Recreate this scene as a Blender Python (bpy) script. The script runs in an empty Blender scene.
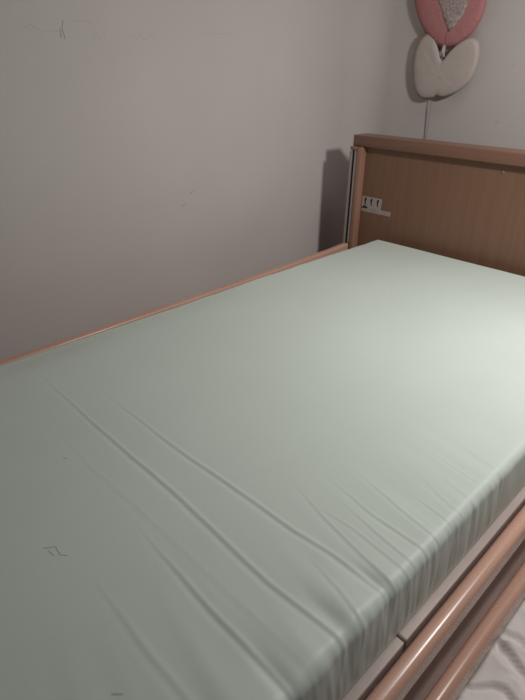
import bpy, bmesh, math
from mathutils import Vector, Matrix, noise
from math import sin, cos, pi, exp, sqrt

C = bpy.context.scene.collection
S = bpy.context.scene
Z0 = 0.56            # height of the mattress top above the floor

# ------------------------------------------------------------------ camera
def Vz(x, y, z): return Vector((x, y, z + Z0))
cd = bpy.data.cameras.new('camera'); cam = bpy.data.objects.new('camera', cd); C.objects.link(cam)
R = Vector((0.70031773, 0.71372431, 0.01235678)); U = Vector((-0.34072007, 0.31900848, 0.88438873)); F = Vector((-0.62726782, 0.62356331, -0.46658749))
m = Matrix((R, U, -F)).transposed().to_4x4(); m.translation = Vz(1.1038, -1.6987, 0.5650)
cam.matrix_world = m
cd.sensor_fit = 'VERTICAL'; cd.sensor_height = 24.0; cd.lens = 535.5 / 700 * 24.0; cd.clip_start = 0.02
S.camera = cam
S.view_settings.view_transform = 'Standard'; S.view_settings.look = 'None'
S.view_settings.gamma = 1; S.view_settings.exposure = 0.0; S.view_settings.use_curve_mapping = False

# ------------------------------------------------------------------ light
w = bpy.data.worlds.new('world'); S.world = w; w.use_nodes = True
w.node_tree.nodes['Background'].inputs[0].default_value = (1.0, 0.93, 0.92, 1)
w.node_tree.nodes['Background'].inputs[1].default_value = 0.075
ld = bpy.data.lights.new('main_lamp_light', 'AREA'); ld.shape = 'DISK'; ld.size = 0.15; ld.energy = 10.7; ld.color = (1.0, 0.975, 0.95)  # unseen lamp, clear of the walls, inferred from headboard shadow and rail highlight
lo = bpy.data.objects.new('main_lamp_light', ld); C.objects.link(lo); lo.location = Vz(1.12, -0.46, 0.90); lo.rotation_euler = Vector((-.56, -.02, -.83)).to_track_quat('-Z', 'Y').to_euler()

cl = bpy.data.lights.new('fill_light', 'AREA'); cl.shape = 'DISK'; cl.size = 0.5; cl.energy = 2.6; cl.color = (1.0, 0.97, 0.94)  # added fill with no known lamp behind it; lifts the headboard's wall shadow
co = bpy.data.objects.new('fill_light', cl); C.objects.link(co); co.location = Vz(0.62, -0.15, 1.65)

# ------------------------------------------------------------------ materials
def srgb(r, g, b):
    f = lambda c: (c/255/12.92) if c/255 <= .04045 else ((c/255+.055)/1.055)**2.4
    return (f(r), f(g), f(b), 1)
def mat(name, col, rough=.6, metal=0.0, col2=None, scale=(8, 8, 8), nscale=4, detail=4, bump=0.0, bscale=200, spec=.5, rvar=0.0, coat=0.0):
    M = bpy.data.materials.new(name); M.use_nodes = True; nt = M.node_tree; N = nt.nodes; L = nt.links
    b = N['Principled BSDF']; b.inputs['Roughness'].default_value = rough; b.inputs['Metallic'].default_value = metal
    b.inputs['Specular IOR Level'].default_value = spec
    b.inputs['Coat Weight'].default_value = coat
    tc = N.new('ShaderNodeTexCoord'); mp = N.new('ShaderNodeMapping'); mp.inputs['Scale'].default_value = scale
    L.new(tc.outputs['Object'], mp.inputs[0])
    n = N.new('ShaderNodeTexNoise'); n.inputs['Scale'].default_value = nscale; n.inputs['Detail'].default_value = detail
    L.new(mp.outputs[0], n.inputs['Vector'])
    r = N.new('ShaderNodeValToRGB'); r.color_ramp.elements[0].position = .3; r.color_ramp.elements[1].position = .7
    c2 = col2 or tuple(min(1, c*.92) for c in col[:3]) + (1,)
    r.color_ramp.elements[0].color = c2; r.color_ramp.elements[1].color = col
    L.new(n.outputs['Fac'], r.inputs[0]); L.new(r.outputs[0], b.inputs['Base Color'])
    if bump:
        n2 = N.new('ShaderNodeTexNoise'); n2.inputs['Scale'].default_value = bscale; n2.inputs['Detail'].default_value = 3
        L.new(tc.outputs['Object'], n2.inputs['Vector'])
        bp = N.new('ShaderNodeBump'); bp.inputs['Strength'].default_value = bump; bp.inputs['Distance'].default_value = .001
        L.new(n2.outputs['Fac'], bp.inputs['Height']); L.new(bp.outputs[0], b.inputs['Normal'])
        if rvar:
            mr = N.new('ShaderNodeMapRange'); mr.inputs['To Min'].default_value = rough-rvar; mr.inputs['To Max'].default_value = rough+rvar
            L.new(n2.outputs['Fac'], mr.inputs['Value']); L.new(mr.outputs[0], b.inputs['Roughness'])
    return M
M = {}
M['wall'] = mat('painted_plaster', srgb(203, 196, 191), .75, col2=srgb(197, 190, 186), scale=(1, 1, 1), nscale=2.5, bump=.35, bscale=130, spec=.25)
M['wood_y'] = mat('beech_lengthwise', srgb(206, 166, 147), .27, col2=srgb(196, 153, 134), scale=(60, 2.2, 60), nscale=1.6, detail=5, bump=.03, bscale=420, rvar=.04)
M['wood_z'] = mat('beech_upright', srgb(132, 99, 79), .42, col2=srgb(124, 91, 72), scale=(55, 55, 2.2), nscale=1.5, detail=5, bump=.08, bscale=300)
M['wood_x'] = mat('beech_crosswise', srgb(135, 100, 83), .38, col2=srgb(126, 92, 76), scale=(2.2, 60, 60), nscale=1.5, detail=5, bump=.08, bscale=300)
M['wood_trim'] = mat('beech_trim', srgb(158, 119, 101), .38, col2=srgb(147, 108, 91), scale=(55, 55, 2.2), nscale=1.5, detail=4)
M['alu'] = mat('aluminium', srgb(190, 190, 188), .35, .85, scale=(30, 30, 2), nscale=3)
M['dark'] = mat('dark_plastic', srgb(45, 40, 38), .5)
M['steel'] = mat('powder_coated_steel', srgb(190, 176, 170), .3, .15, scale=(6, 6, 6), nscale=3, bump=.08, bscale=500)
M['floor'] = mat('floor_vinyl', srgb(192, 174, 166), .5, col2=srgb(180, 162, 154), scale=(3, 3, 3), nscale=3, bump=.1)
M['vinyl'] = mat('mint_mattress_cover', srgb(206, 216, 207), .5, col2=srgb(202, 212, 203), scale=(2, 2, 2), nscale=2.5, bump=.10, bscale=700, spec=.4)
M['cloth'] = mat('grey_white_cotton', srgb(228, 222, 218), .85, col2=srgb(221, 215, 211), scale=(6, 6, 6), nscale=3, bump=.25, bscale=900, spec=.2)
M['cream'] = mat('cream_cotton', srgb(194, 182, 175), .9, col2=srgb(187, 175, 168), scale=(30, 30, 30), nscale=6, bump=.4, bscale=600, spec=.15)
M['pink'] = mat('pink_felt', srgb(190, 134, 134), .92, col2=srgb(181, 122, 123), scale=(20, 20, 20), nscale=6, bump=.4, bscale=500, spec=.1)
M['lace'] = mat('lace_cloth', srgb(194, 180, 174), .9, col2=srgb(148, 128, 125), scale=(1, 1, 1), nscale=150, detail=2, bump=.8, bscale=260, spec=.1)
M['stem'] = mat('grey_stem', srgb(150, 146, 144), .6)
M['paper'] = mat('label_paper', srgb(180, 170, 165), .6)
M['ink'] = mat('label_ink', srgb(52, 46, 46), .6)
M['faint'] = mat('label_grey_ink', srgb(138, 130, 128), .6)
M['pencil'] = mat('pencil_mark', srgb(190, 183, 178), .8)
M['pencil_dark'] = mat('dark_pencil_mark', srgb(160, 152, 148), .8)
M['stain'] = mat('mattress_stain', srgb(183, 191, 181), .6)
M['panel'] = mat('grey_beige_laminate', srgb(204, 178, 170), .55, col2=srgb(196, 170, 162), scale=(4, 4, 4))
M['rubber'] = mat('grey_rubber', srgb(90, 90, 92), .6)

# ------------------------------------------------------------------ helpers
def obj(name, bm, m, parent=None, smooth=False, origin=None):
    """mesh authored with z measured from the mattress top; stored relative to its thing's origin"""
    bmesh.ops.recalc_face_normals(bm, faces=bm.faces)
    me = bpy.data.meshes.new(name)
    off = Vector(parent['_o']) if parent is not None else (Vector(origin) if origin else Vector((0, 0, 0)))
    for v in bm.verts: v.co = Vector((v.co.x, v.co.y, v.co.z + Z0)) - off
    bm.to_mesh(me); bm.free()
    me.materials.append(M[m])
    if smooth:
        for p in me.polygons: p.use_smooth = True
    o = bpy.data.objects.new(name, me); C.objects.link(o)
    o['_o'] = tuple(off)
    if parent is not None: o.parent = parent
    else: o.location = off
    if smooth == 'auto':
        md = o.modifiers.new('edges', 'EDGE_SPLIT'); md.split_angle = math.radians(40)
    return o
def thing(name, label, cat, loc, group=None):
    o = bpy.data.objects.new(name, None); C.objects.link(o); o.location = loc; o['_o'] = tuple(loc)
    o['label'] = label; o['category'] = cat; o.empty_display_size = .1
    if group: o['group'] = group
    return o
def box(bm, x0, x1, y0, y1, z0, z1, bev=0.0, seg=2):
    r = bmesh.ops.create_cube(bm, size=1)
    vs = r['verts']
    for v in vs:
        v.co = Vector(((x0+x1)/2 + v.co.x*(x1-x0), (y0+y1)/2 + v.co.y*(y1-y0), (z0+z1)/2 + v.co.z*(z1-z0)))
    if bev:
        es = list({e for v in vs for e in v.link_edges})
        bmesh.ops.bevel(bm, geom=es, offset=bev, segments=seg, profile=.5, affect='EDGES')
def Box(*a, **k):
    bm = bmesh.new(); box(bm, *a, **k); return bm
def tube(bm, pts, r, n=8):
    rings = []
    pts = [Vector(p) for p in pts]
    for i, p in enumerate(pts):
        d = (pts[min(i+1, len(pts)-1)] - pts[max(i-1, 0)]).normalized()
        a = d.cross(Vector((0, 0, 1))); a = a if a.length > .1 else d.cross(Vector((1, 0, 0))); a.normalize(); b = d.cross(a)
        rings.append([bm.verts.new(p + a*r*cos(t*2*pi/n) + b*r*sin(t*2*pi/n)) for t in range(n)])
    for i in range(len(rings)-1):
        for k in range(n): bm.faces.new((rings[i][k], rings[i][(k+1) % n], rings[i+1][(k+1) % n], rings[i+1][k]))
    bm.faces.new(rings[0][::-1]); bm.faces.new(rings[-1])
def sweep_y(prof, ys, zoff=lambda y: 0):
    """closed x-z profile swept along y, ends rounded over slightly"""
    bm = bmesh.new(); rings = []
    cx = sum(p[0] for p in prof)/len(prof); cz = sum(p[1] for p in prof)/len(prof)
    for i, (y, s) in enumerate(ys):
        rings.append([bm.verts.new((cx + (px-cx)*s, y, cz + (pz-cz)*s + zoff(y))) for px, pz in prof])
    n = len(prof)
    for i in range(len(rings)-1):
        for k in range(n): bm.faces.new((rings[i][k], rings[i][(k+1) % n], rings[i+1][(k+1) % n], rings[i+1][k]))
    bm.faces.new(rings[0][::-1]); bm.faces.new(rings[-1])
    return bm
def rrect(x0, x1, z0, z1, r, seg=7):
    out = []
    for cx, cz, a in ((x1-r, z1-r, 0), (x0+r, z1-r, 90), (x0+r, z0+r, 180), (x1-r, z0+r, 270)):
        for k in range(seg+1):
            t = math.radians(a + 90*k/seg); out.append((cx + r*cos(t), cz + r*sin(t)))
    return out
def ribbon(pts, wd, to3d, lift):
    """thin drawn stroke with a little thickness lying on a plane"""
    bm = bmesh.new(); L = []; 
    for i, p in enumerate(pts):
        a = Vector(pts[max(i-1, 0)]); b = Vector(pts[min(i+1, len(pts)-1)]); d = (b-a).normalized(); n = Vector((-d.y, d.x))*wd/2
        q = Vector(p); L.append((q+n, q-n))
    lo = [[bm.verts.new(to3d(q.x, q.y, 0)) for q in pr] for pr in L]
    hi = [[bm.verts.new(to3d(q.x, q.y, lift)) for q in pr] for pr in L]
    for i in range(len(L)-1):
        bm.faces.new((hi[i][0], hi[i][1], hi[i+1][1], hi[i+1][0]))
        bm.faces.new((lo[i][0], lo[i+1][0], lo[i+1][1], lo[i][1]))
        for s in (0, 1): bm.faces.new((lo[i][s], hi[i][s], hi[i+1][s], lo[i+1][s]))
    for i in (0, -1): bm.faces.new((lo[i][0], lo[i][1], hi[i][1], hi[i][0]))
    return bm
def lerp_poly(pts, x):
    for (x0, y0), (x1, y1) in zip(pts, pts[1:]):
        if x <= x1: return y0 + (y1-y0)*(x-x0)/(x1-x0)
    return pts[-1][1]
def sstep(a, b, x):
    t = min(1, max(0, (x-a)/(b-a))); return t*t*(3-2*t)

# ------------------------------------------------------------------ the room
XW, YB = -0.355, 0.30
def struct(name, bm, m):
    o = obj(name, bm, m); o['kind'] = 'structure'; return o
def left_wall(rad=.12):
    pr = [(XW-.12, -3.6), (XW, -3.6)] + [(XW, -3.6+(YB-rad+3.6)*k/6) for k in range(1, 6)]
    pr += [(XW+rad-rad*cos(t), YB-rad+rad*sin(t)) for t in [pi/2*k/14 for k in range(15)]] + [(XW-.12, YB)]
    bm = bmesh.new(); a = [bm.verts.new((x, y, -Z0)) for x, y in pr]; b = [bm.verts.new((x, y, 1.94)) for x, y in pr]
    bm.faces.new(a[::-1]); bm.faces.new(b)
    for i in range(len(pr)): j = (i+1) % len(pr); bm.faces.new((a[i], a[j], b[j], b[i]))
    return bm
wl = obj('wall_left', left_wall(), 'wall', smooth='auto'); wl['kind'] = 'structure'
wb = struct('wall_back', Box(XW-.12, 3.2, YB, YB+.12, -Z0, 1.94), 'wall')
struct('floor', Box(XW-.12, 3.2, -3.6, YB+.12, -Z0-.1, -Z0), 'floor')

on_left = lambda a, b, h: (XW + h, a, b)
on_back = lambda a, b, h: (a, YB - h, b)
pm = [('pencil_dark', [(-0.962, 0.663), (-0.968, 0.648), (-0.964, 0.622)]), ('pencil_dark', [(-0.973, 0.645), (-0.974, 0.624)]),
      ('pencil', [(-1.069, 0.641), (-1.048, 0.65), (-1.035, 0.643), (-1.016, 0.637), (-0.974, 0.639)]),
      ('pencil', [(-0.949, 0.662), (-0.903, 0.666), (-0.884, 0.659)]), ('pencil', [(-0.889, 0.627), (-0.876, 0.639), (-0.863, 0.628)]),
      ('pencil', [(-0.853, 0.633), (-0.851, 0.647)]),
      ('pencil', [(-0.775, 0.632), (-0.764, 0.641), (-0.756, 0.628), (-0.742, 0.642), (-0.727, 0.629), (-0.709, 0.641), (-0.693, 0.635)]),
      ('pencil_dark', [(-0.585, 0.199), (-0.600, 0.190)]), ('pencil_dark', [(-0.633, 0.157), (-0.618, 0.161)]), ('pencil', [(-0.22, 0.512), (-0.205, 0.514)]),
      ('pencil', [(-0.531, 0.649), (-0.484, 0.661), (-0.468, 0.654), (-0.411, 0.659)]), ('pencil', [(-0.94, 0.22), (-0.938, 0.211)]),
      ('pencil', [(-0.781, 0.084), (-0.734, 0.095)]), ('pencil', [(-0.808, 0.043), (-0.769, 0.049)])]
for mm, pts in pm:
    obj('scribble', ribbon(pts, .0022 if mm == 'pencil_dark' else .0016, on_left, .0003), mm, wl)
for x, z, s in ((.252, .580, .004), (.234, .405, .006), (-.121, .724, .003), (.17, .46, .003), (.35, .50, .003)):
    obj('scuff_mark', ribbon([(x-s, z), (x, z+s*.4), (x+s, z+s*.2)], s, on_back, .0003), 'pencil', wb)

# ------------------------------------------------------------------ the bed
bed = thing('care_bed', 'beech care bed with wooden headboard and double side rails, standing along the wall', 'bed', (0.39, -1.0, 0))
HX0, HX1 = -.173, .955
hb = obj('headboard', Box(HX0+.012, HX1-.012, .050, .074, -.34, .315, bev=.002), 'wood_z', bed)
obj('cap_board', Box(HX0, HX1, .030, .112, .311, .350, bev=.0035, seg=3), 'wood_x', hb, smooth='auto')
obj('lower_board', Box(HX0+.012, HX1-.012, .045, .080, -.38, -.34, bev=.003), 'wood_x', hb)
M['groove'] = mat('channel_groove', srgb(105, 99, 95), .5, .5)
def post(x0, x1, outer_left):
    """upright wooden trim with an arch top, framing an aluminium guide channel"""
    prof = []
    o = -1 if outer_left else 1
    wd = x1-x0
    fx = (lambda t: x0 + t) if outer_left else (lambda t: x1 - t)   # t measured from the outer side
    bm = bmesh.new()
    def bx(t0, t1, y0, y1, z0, z1, b): 
        a, c = sorted((fx(t0), fx(t1))); box(bm, a, c, y0, y1, z0, z1, bev=b)
    bx(.031, .052, .018, .060, -.40, .3105, .004)
    bx(.0, .0305, .019, .060, .298, .3105, .003)
    bx(.0, .003, .019, .060, -.40, .2935, .001)
    
    p = obj('guide_post', bm, 'wood_trim', bed, smooth='auto')
    bm = bmesh.new()
    bx(.0035, .012, .020, .056, -.38, .297, .001); bx(.022, .0305, .020, .056, -.38, .297, .001); bx(.0115, .0225, .036, .056, -.38, .297, .001)
    ch = obj('guide_channel', bm, 'alu', p); ch['label'] = 'aluminium slotted guide channel'
    bm = bmesh.new(); bx(.0135, .0175, .028, .0362, -.38, .290, 0)
    obj('channel_slot', bm, 'groove', p)
    for z in (.235, -.12):
        bm = bmesh.new(); bx(.0155, .0235, .022, .0362, z-.008, z+.008, .002); obj('bolt', bm, 'dark', p)
post(-.176, -.124, True); post(.906, .958, False)
# small bright screw cap on the headboard
bm = bmesh.new(); bmesh.ops.create_cone(bm, cap_ends=True, segments=16, radius1=.005, radius2=.0038, depth=.003, matrix=Matrix.Translation((.397, .0485, .287)) @ Matrix.Rotation(pi/2, 4, 'X'))
o = obj('screw_cap', bm, 'alu', hb); o['label'] = 'small pale screw cap near the top edge'
# warning label: three pictograms over a strip of small print
def lab(x0, x1, z0, z1, d, m, name, par, skew=0.0):
    bm = bmesh.new(); box(bm, x0, x1, .050-d, .0502, z0, z1); return obj(name, bm, m, par)
st = lab(-.121, -.032, .094, .134, .0004, 'paper', 'warning_label', hb); st['label'] = 'white warning label with three black pictograms'
lab(-.119, .012, .077, .094, .0004, 'paper', 'label_strip', hb)
lab(-.119, .012, .0935, .0945, .0006, 'faint', 'label_rule', hb)
def poly(pts, d, m, name, par):
    bm = bmesh.new(); a = [bm.verts.new((x, .050-d, z)) for x, z in pts]; b = [bm.verts.new((x, .0501, z)) for x, z in pts]
    bm.faces.new(a); bm.faces.new(b[::-1])
    for i in range(len(pts)): bm.faces.new((a[i], a[(i+1) % len(pts)], b[(i+1) % len(pts)], b[i]))
    return obj(name, bm, m, par)
for cx in (-.105, -.078, -.049):
    poly([(cx-.0035, .125), (cx, .131), (cx+.0045, .129), (cx+.005, .121), (cx+.002, .117), (cx+.003, .104), (cx-.001, .101), (cx-.003, .112), (cx-.005, .118)], .0007, 'ink', 'pictogram', hb)
    lab(cx+.0115, cx+.0125, .097, .132, .0006, 'faint', 'label_rule', hb)
poly([(-.120, .092), (-.106, .1015), (-.092, .093), (-.094, .089), (-.117, .089)], .0007, 'ink', 'pictogram', hb)
for x0, x1, z in ((-.084, -.066, .0885), (-.062, -.046, .0885), (-.084, -.056, .084), (-.05, -.034, .084), (-.113, -.09, .081), (-.084, -.05, .0800)):
    lab(x0, x1, z-.0008, z+.0008, .0006, 'faint', 'small_print', hb)
for a in ((-.024, .006, .0905, .0915), (-.024, .006, .0795, .0805), (-.024, -.023, .08, .091), (.005, .006, .08, .091), (-.018, .0, .0845, .0862)):
    lab(*a, .0006, 'faint', 'small_print', hb)

# side rails: two rounded beams on each long side, sliding in the guide posts
def beam(x0, x1, z0, z1, r, zoff=lambda y: 0):
    ys = [(.014, .9), (.012, 1)] + [(-i*.1, 1) for i in range(0, 21)] + [(-2.05, 1), (-2.052, .9)]
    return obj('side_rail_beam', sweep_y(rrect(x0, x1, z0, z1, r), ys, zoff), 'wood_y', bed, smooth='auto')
beam(.921, .948, -.178, -.128, .0125); beam(.930, .960, -.430, -.356, .0135)
beam(-.165, -.140, -.156, -.052, .006, lambda y: -.012*(1-exp(min(0, y)/.25)) + y*.010); beam(-.165, -.140, -.40, -.30, .006, lambda y: y*.010)

for x0, x1 in ((.892, .910), (-.134, -.116)):
    obj('side_board', Box(x0, x1, -2.04, .010, -.50, -.20, bev=.003), 'panel', bed)
# lying surface frame in two sections (the gap between them shows beside the mattress)
def frame_section(y0, y1, name='frame_section'):
    bm = bmesh.new()
    box(bm, .872, .9172, y0, y1, -.150, -.1275, bev=.003); box(bm, -.136, -.10, y0, y1, -.150, -.1275, bev=.0015)
    box(bm, -.12, .90, y0, y0+.03, -.165, -.130, bev=.002); box(bm, -.12, .90, y1-.03, y1, -.165, -.130, bev=.002)
    f = obj(name, bm, 'steel', bed)
    return f
frame_section(-1.2275, -.015); frame_section(-1.995, -1.2305)
for k in range(18):
    y = -.10 - k*.107
    if abs(y+1.229) < .03: continue
    obj('slat', Box(-.10, .88, y-.03, y+.03, -.144, -.1295, bev=.002), 'wood_x', bed)
# inner side beams hold the frame up, with a scissor base and castors below
for x in (-.08, .80): obj('frame_beam', Box(x, x+.05, -2.0, .045, -.215, -.150, bev=.003), 'steel', bed)
for x in (-.02, .75): obj('base_beam', Box(x, x+.05, -1.85, -.15, -.42, -.37, bev=.003), 'steel', bed)
for y in (-1.80, -.25): obj('base_crossbar', Box(-.02, .80, y, y+.05, -.46, -.42, bev=.003), 'steel', bed)
for y0, y1 in ((-.35, -1.65), (-1.65, -.35)):
    for x in ((.02, .72) if y0 > y1 else (.05, .69)):
        bm = bmesh.new(); tube(bm, [(x+.01, y0, -.40), (x+.01, y1, -.185)], .014); obj('lift_arm', bm, 'steel', bed)
for x in (.005, .775):
    for y in (-1.775, -.225):
        bm = bmesh.new(); box(bm, x-.02, x+.02, y-.018, y+.018, -.50, -.455, bev=.004)
        c = obj('castor', bm, 'steel', bed)
        bm = bmesh.new(); bmesh.ops.create_cone(bm, cap_ends=True, segments=28, radius1=.045, radius2=.045, depth=.022, matrix=Matrix.Translation((x, y, -.515)) @ Matrix.Rotation(pi/2, 4, 'Y'))
        obj('wheel', bm, 'rubber', c)
# footboard closes the other end of the bed
fb = obj('footboard', Box(HX0+.012, HX1-.012, -2.12, -2.096, -.38, .02, bev=.002), 'wood_z', bed)
obj('cap_board', Box(HX0, HX1, -2.15, -2.068, .015, .05, bev=.0035, seg=3), 'wood_x', fb)
for x0, x1 in ((-.182, -.121), (.903, .964)):
    obj('guide_post', Box(x0, x1, -2.096, -2.045, -.42, .015, bev=.004), 'wood_trim', fb)

# ------------------------------------------------------------------ the mattress
CRS = [  # (points x,y ; height ; half width)
 ([(0.044, -1.351), (0.37, -1.359), (0.569, -1.359), (0.688, -1.365), (0.792, -1.37), (0.899, -1.364)], .0034, .0085),
 ([(0.229, -1.292), (0.479, -1.294), (0.622, -1.288), (0.756, -1.284), (0.817, -1.278), (0.867, -1.278), (0.901, -1.278)], .0034, .0080),
 ([(0.60, -1.436), (0.657, -1.44), (0.779, -1.445), (0.838, -1.447), (0.895, -1.447)], .0033, .0085),
 ([(0.63, -1.522), (0.677, -1.525), (0.704, -1.525), (0.761, -1.527), (0.829, -1.527), (.9, -1.53)], .0018, .0100),
 ([(0.671, -1.21), (0.77, -1.237), (0.848, -1.253), (.9, -1.262)], .0024, .006),
 ([(0.699, -1.163), (0.808, -1.181), (0.898, -1.184)], .0024, .006),
 ([(0.718, -1.118), (0.814, -1.139), (0.897, -1.155)], .0024, .0055),
 ([(0.801, -1.056), (0.888, -1.086), (0.913, -1.085)], .0018, .006),
 ([(0.832, -1.03), (0.888, -1.05), (0.912, -1.052)], .0016, .006),
 ([(0.80, -1.304), (0.859, -1.316), (0.906, -1.331)], .0026, .006),
 ([(0.721, -1.228), (0.81, -1.223), (0.902, -1.232)], .0018, .0055),
 ([(0.811, -1.10), (0.876, -1.112), (0.908, -1.118)], .0018, .005),
 ([(0.749, -1.19), (0.837, -1.206), (0.894, -1.214)], .0020, .0055),
 ([(0.76, -0.98), (0.84, -1.00), (0.9, -1.01)], .0012, .007),
 ([(0.80, -0.93), (0.86, -0.95), (0.9, -0.955)], .0010, .007),
 ([(0.30, -1.415), (0.45, -1.42), (0.62, -1.415)], .0006, .010),
]
def top_h(x, y):
    h = 0.0
    for pts, A, wd in CRS:
        if x < pts[0][0]-.001 or abs(y-pts[0][1]) > .12: continue
        yc = lerp_poly(pts, min(x, pts[-1][0])) + .0015*noise.noise(Vector((x*14, pts[0][1]*31, 0)))
        L = pts[-1][0]-pts[0][0]
        t = sstep(-.1, .6, (x-pts[0][0])/L)
        ww = wd*(.26 + .14*t); d = y-yc
        h += .27*A*t*(exp(-(d/ww)**2) - .75*exp(-((d+1.9*ww)/(1.25*ww))**2))
    # loose puckers where the two long creases reach the edge
    for cx, cy, a, sx, sy in ((.872, -1.405, .0065, .05, .024), (.880, -1.352, -.004, .035, .010), (.878, -1.325, .006, .045, .020), (.885, -1.276, -.006, .03, .009), (.885, -1.255, .003, .05, .013), (.89, -1.49, .005, .06, .026), (.892, -1.448, -.006, .04, .010)):
        h += .5*a*exp(-((x-cx)/sx)**2 - ((y-cy)/sy)**2)
    near = sstep(.62, .9, x)*sstep(-.55, -.95, y)
    h += .0011*near*noise.noise(Vector((x*3+y*4, y*42+x*8, 1.7)))
    h += .0016*noise.noise(Vector((x*3.5, y*3.5, 5.0)))
    return h
def build_mattress():
    W, L, T = .905, 2.0, .126
    rR, rL = .016, .009
    # cross-section: list of (x, z, nx, nz)
    P = []
    for k in range(6): P.append((.10 + k*.15, -T, 0, -1))
    for k in range(7): t = -pi/2 + pi/2*k/6; P.append((W-.005+.005*cos(t), -T+.005+.005*sin(t), cos(t), sin(t)))
    n = 18
    for k in range(1, n): P.append((W, -T+.005 + (T-.005-rR)*k/n, 1, 0))
    for k in range(9): t = pi/2*k/8; P.append((W-rR+rR*cos(t), -rR+rR*sin(t), cos(t), sin(t)))
    n = 150
    for k in range(1, n): P.append((W-rR - (W-rR-rL)*k/n, 0, 0, 1))
    for k in range(7): t = pi/2 + pi/2*k/6; P.append((rL+rL*cos(t), -rL+rL*sin(t), cos(t), sin(t)))
    for k in range(1, 6): P.append((0, -rL - (T-rL-.012)*k/6, -1, 0))
    for k in range(5): t = pi + pi/2*k/4; P.append((.012+.012*cos(t), -T+.012+.012*sin(t), cos(t), sin(t)))
    P.append((.05, -T, 0, -1))
    ys = []; y = 0.0; re = .008
    for k in range(6): t = pi/2*k/5; ys.append((-re + re*cos(t)) if False else (-re*(1-sin(t)), re*(1-cos(t))))
    ys = [(-re*(1-cos(t)), re*(1-sin(t))) for t in [pi/2*k/6 for k in range(7)]]   # (y, inset)
    y = -re
    while y > -L+re+.012:
        y -= .0022 if -1.66 < y < -.93 else .012
        ys.append((y, 0))
    ys += [(-L+re*(1-cos(t)), re*(1-sin(t))) for t in [pi/2*k/6 for k in range(6, -1, -1)]]
    bm = bmesh.new(); rings = []
    for y, ins in ys:
        ring = []
        edge = 1 - ins/re
        for x, z, nx, nz in P:
            X = x - ins*nx; Z = z - ins*nz
            if nz > .05:
                Z += top_h(x, y)*nz*edge
                # edge next to the wall rises and falls a little
                Z += exp(-(x/.05)**2)*(.004*noise.noise(Vector((y*4.2, 3, 3))) + .0018*noise.noise(Vector((y*17, 8, 3))) - .0065*sstep(-.6, -1.1, y))*nz*edge
            if nx > .05:
                dep = sstep(-T, -T+.03, z)
                f = .0009*noise.noise(Vector((y*48 + z*14, z*7, 2.2))) + .0007*noise.noise(Vector((y*110 + z*20, z*12, 7.7)))
                amp = .25 + .75*sstep(-.5, -1.05, y)
                X += nx*(f*dep*amp + .002*sin(pi*min(1, max(0, -z/T))))*edge
                X += nx*top_h(.895, y)*.6*sstep(-T*.7, 0, z)*edge
            if nx < -.05:
                X -= .003*noise.noise(Vector((y*9, z*5, 4)))*nz
            ring.append(bm.verts.new((X, y, Z)))
        rings.append(ring)
    n = len(P)
    for i in range(len(rings)-1):
        for k in range(n): bm.faces.new((rings[i][k], rings[i][(k+1) % n], rings[i+1][(k+1) % n], rings[i+1][k]))
    bm.faces.new(rings[0][::-1]); bm.faces.new(rings[-1])
    o = obj('mattress', bm, 'vinyl', None, smooth='auto', origin=(.45, -1.0, Z0-T))
    o['label'] = 'pale mint green foam mattress with a creased wipe-clean cover, lying bare on the bed'; o['category'] = 'mattress'
    return o
mt = build_mattress()
on_top = lambda a, b, h: (a, b, top_h(a, b) + .0001 + h)
for pts, wd in (([(.340, -.425), (.344, -.424)], .004), ([(.547, -1.548), (.556, -1.535), (.572, -1.537), (.580, -1.531)], .0012), ([(.556, -1.545), (.568, -1.543)], .001),
                ([(.774, -1.580), (.782, -1.572)], .002), ([(.390, -1.443), (.397, -1.440)], .0016)):
    obj('stain', ribbon(pts, wd, on_top, .0002), 'stain', mt)

# ------------------------------------------------------------------ tulip hanging on the wall
tu = thing('tulip_wall_decoration', 'padded fabric tulip with pink flower and cream leaves hanging on the wall above the headboard', 'wall decoration', (0.02, YB, Z0+.30))
def smooth_loop(pts, n=4):
    out = []; N = len(pts)
    for i in range(N):
        p0, p1, p2, p3 = (Vector(pts[(i+j-1) % N]) for j in range(4))
        for k in range(n):
            t = k/n
            out.append(.5*((2*p1) + (-p0+p2)*t + (2*p0-5*p1+4*p2-p3)*t*t + (-p0+3*p1-3*p2+p3)*t**3))
    return out
def cushion(pts, y_wall, thick, name, m, par, rings=9, hub=None, n=4):
    """stuffed outline: back and front swell from the seam"""
    lp = smooth_loop(pts, n)
    c = Vector(hub) if hub else sum(lp, Vector((0, 0)))/len(lp)
    bm = bmesh.new(); R = {}
    for side in (1, -1):
        for i in range(rings):
            s = 1 - i/rings
            h = thick/2*sqrt(max(0, 1-s**5))
            h *= 1 + (.10*side if i > 2 else 0)
            if i == 0 and side == -1: R[(side, 0)] = R[(1, 0)]; continue
            R[(side, i)] = [bm.verts.new((c.x+(q.x-c.x)*s, y_wall - thick/2 - side*h + (.0015*noise.noise(Vector((q.x*60*s, q.y*60*s, side*3))) if i else 0), c.y+(q.y-c.y)*s)) for q in lp]
        ctr = bm.verts.new((c.x, y_wall - thick/2 - side*thick/2*1.05, c.y))
        for i in range(rings-1):
            a, b = R[(side, i)], R[(side, i+1)]
            for k in range(len(lp)):
                k2 = (k+1) % len(lp); bm.faces.new((a[k], a[k2], b[k2], b[k]))
        a = R[(side, rings-1)]
        for k in range(len(lp)): bm.faces.new((a[k], a[(k+1) % len(lp)], ctr))
    return obj(name, bm, m, par, smooth=True)
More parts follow.
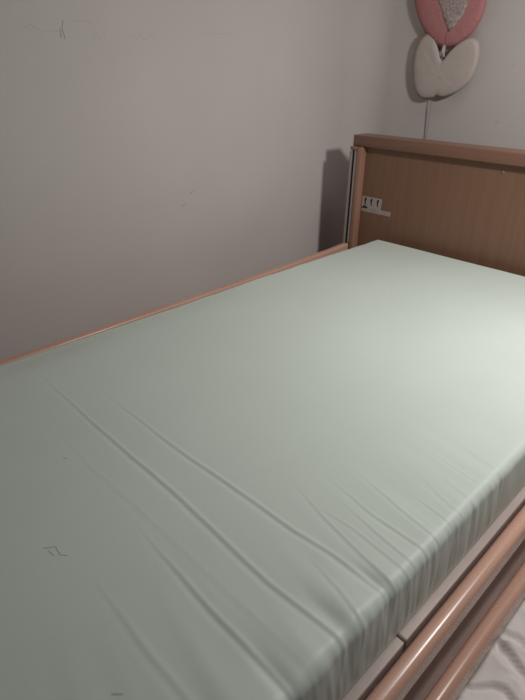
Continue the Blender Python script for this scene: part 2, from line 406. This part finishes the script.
leafs = [(x-.001, z) for x, z in [(-0.064, 0.686), (-0.040, 0.673), (-0.022, 0.644), (-0.008, 0.617), (0.010, 0.596), (0.032, 0.622), (0.064, 0.650), (0.099, 0.664), (0.128, 0.655), (0.142, 0.624), (0.141, 0.576), (0.126, 0.533), (0.092, 0.500), (0.035, 0.477), (0.005, 0.480), (-0.018, 0.471), (-0.060, 0.472), (-0.087, 0.499), (-0.103, 0.543), (-0.110, 0.593), (-0.106, 0.636), (-0.092, 0.667)]]
lf = cushion(leafs, YB-.020, .016, 'leaves', 'cream', tu, hub=(.004, .55))
tul = [(x-.001, z) for x, z in [(-0.136, 0.784), (-0.121, 0.749), (-0.1, 0.713), (-0.067, 0.677), (-0.023, 0.646), (0.008, 0.636), (0.044, 0.638), (0.083, 0.657), (0.111, 0.684), (0.130, 0.721), (0.136, 0.765), (0.130, 0.82), (0.115, .875), (.098, .915), (.075, .875), (.045, .845), (.02, .895), (-.003, .93), (-.03, .89), (-.055, .85), (-.085, .885), (-.108, .915), (-.13, .87), (-.140, .825)]]
fl = cushion(tul, YB-.017, .024, 'flower', 'pink', tu, hub=(-.001, .76))
lace = [(x-.001, z) for x, z in [(-0.040, 0.785), (-0.015, 0.738), (0.010, 0.696), (0.024, 0.681), (0.046, 0.696), (0.069, 0.726), (0.082, 0.762), (.078, .81), (.05, .835), (.02, .86), (-.012, .835), (-.036, .815)]]
lc = cushion(lace, YB-.0365, .009, 'lace_inset', 'lace', fl, rings=5); lc['label'] = 'patterned lace inset'
bm = bmesh.new(); tube(bm, [(.021, YB-.042, .682), (.019, YB-.0415, .665), (.018, YB-.038, .648)], .0018); obj('seam', bm, 'pink', fl)
bm = bmesh.new(); tube(bm, [(-.012, YB-.010, .20), (-.019, YB-.011, .335), (-.022, YB-.014, .44), (-.020, YB-.016, .475), (-.005, YB-.024, .55), (.007, YB-.030, .60), (.017, YB-.030, .650)], .0017, 10)
obj('stem', bm, 'stem', tu, smooth=True)
bm = bmesh.new(); tube(bm, [(.011, YB-.032, .605), (.007, YB-.033, .625), (.009, YB-.028, .645)], .006, 10)
o = obj('ribbon_knot', bm, 'cream', tu, smooth=True)

# ------------------------------------------------------------------ crumpled sheet on the floor beside the bed
CF = [([(.93, -.80), (.96, -.829), (1.013, -.850), (1.10, -.87)], -.022, .012),
      ([(.93, -.955), (.948, -.951), (.98, -.915), (1.0, -.905), (1.05, -.93)], -.016, .007),
      ([(.93, -.79), (.955, -.785), (.975, -.775), (1.0, -.78)], -.018, .006),
      ([(.95, -.81), (.99, -.815), (1.06, -.80), (1.12, -.79)], .020, .014),
      ([(.98, -.88), (1.02, -.865), (1.1, -.86)], -.008, .005),
      ([(.94, -.99), (.99, -.965), (1.06, -.99)], .012, .016)]
def cloth():
    x0, x1, y0, y1 = .905, 1.42, -1.32, -.48; st = .0045
    nx, ny = int((x1-x0)/st), int((y1-y0)/st); bm = bmesh.new(); T, B = {}, {}
    for i in range(nx+1):
        for j in range(ny+1):
            x = x0+i*st; y = y0+j*st
            wob = .05*noise.noise(Vector((x*3, y*3, 9)))
            ex = min(x-x0, x1-x, y-y0, y1-y)
            q = Vector((x*4 + wob*6, y*4 - wob*5, 2.3))
            r1 = 1-abs(noise.noise(q))*2; r2 = 1-abs(noise.noise(q*2.3+Vector((4, 1, 2))))*2
            h = .030 + .018*max(0, r1)**4 + .002*max(0, r2)**5 + .020*noise.noise(q*.9)
            far = max(sstep(1.06, 1.18, x), sstep(-1.04, -1.14, y), sstep(-.74, -.64, y))
            q2 = Vector((x*11 + 3*noise.noise(q), y*11, 4)); h += far*(.035*(1-abs(noise.noise(q2))*2.2)**2 + .016*noise.noise(q2*2.2))
            for pts, A, wd in CF:
                if pts[0][0] <= x <= pts[-1][0]:
                    yc = lerp_poly(pts, x); d = y-yc; t = (x-pts[0][0])/(pts[-1][0]-pts[0][0]); e = sstep(0, .15, t)*sstep(1, .8, t)
                    h += 1.2*A*e*exp(-abs(d-wd*.4)/(wd*2.2))*(1-sstep(-.003, .010, d)) - .35*A*e*exp(-abs(d)/(wd*2))*sstep(-.003, .010, d)
            h = .006 + max(.002, h)*sstep(-.005, .05, ex + .015*noise.noise(Vector((x*9, y*9, 2))))
            jx = .03*noise.noise(Vector((y*6, 2, 2)))*sstep(.2, 0, x-x0) + .16*noise.noise(Vector((y*4.5, x*2, 6)))*sstep(1.1, 1.42, x)
            jy = .17*noise.noise(Vector((x*5, y*2, 8)))*far*max(sstep(-1.04, -1.32, y), sstep(-.74, -.48, y))
            T[i, j] = bm.verts.new((x+jx, y+jy, -Z0+h)); B[i, j] = bm.verts.new((x+jx, y+jy, -Z0+max(.001, h-.005)))
    for i in range(nx):
        for j in range(ny):
            bm.faces.new((T[i, j], T[i+1, j], T[i+1, j+1], T[i, j+1])); bm.faces.new((B[i, j], B[i, j+1], B[i+1, j+1], B[i+1, j]))
    for i in range(nx):
        for j in (0, ny): bm.faces.new((T[i, j], T[i+1, j], B[i+1, j], B[i, j]))
    for j in range(ny):
        for i in (0, nx): bm.faces.new((T[i, j], T[i, j+1], B[i, j+1], B[i, j]))
    o = obj('crumpled_sheet', bm, 'cloth', None, smooth=True, origin=(1.17, -.92, 0))
    o['label'] = 'crumpled light grey cotton sheet lying on the floor beside the bed'; o['category'] = 'sheet'
cloth()
for o in list(bpy.data.objects):
    if '_o' in o: del o['_o']
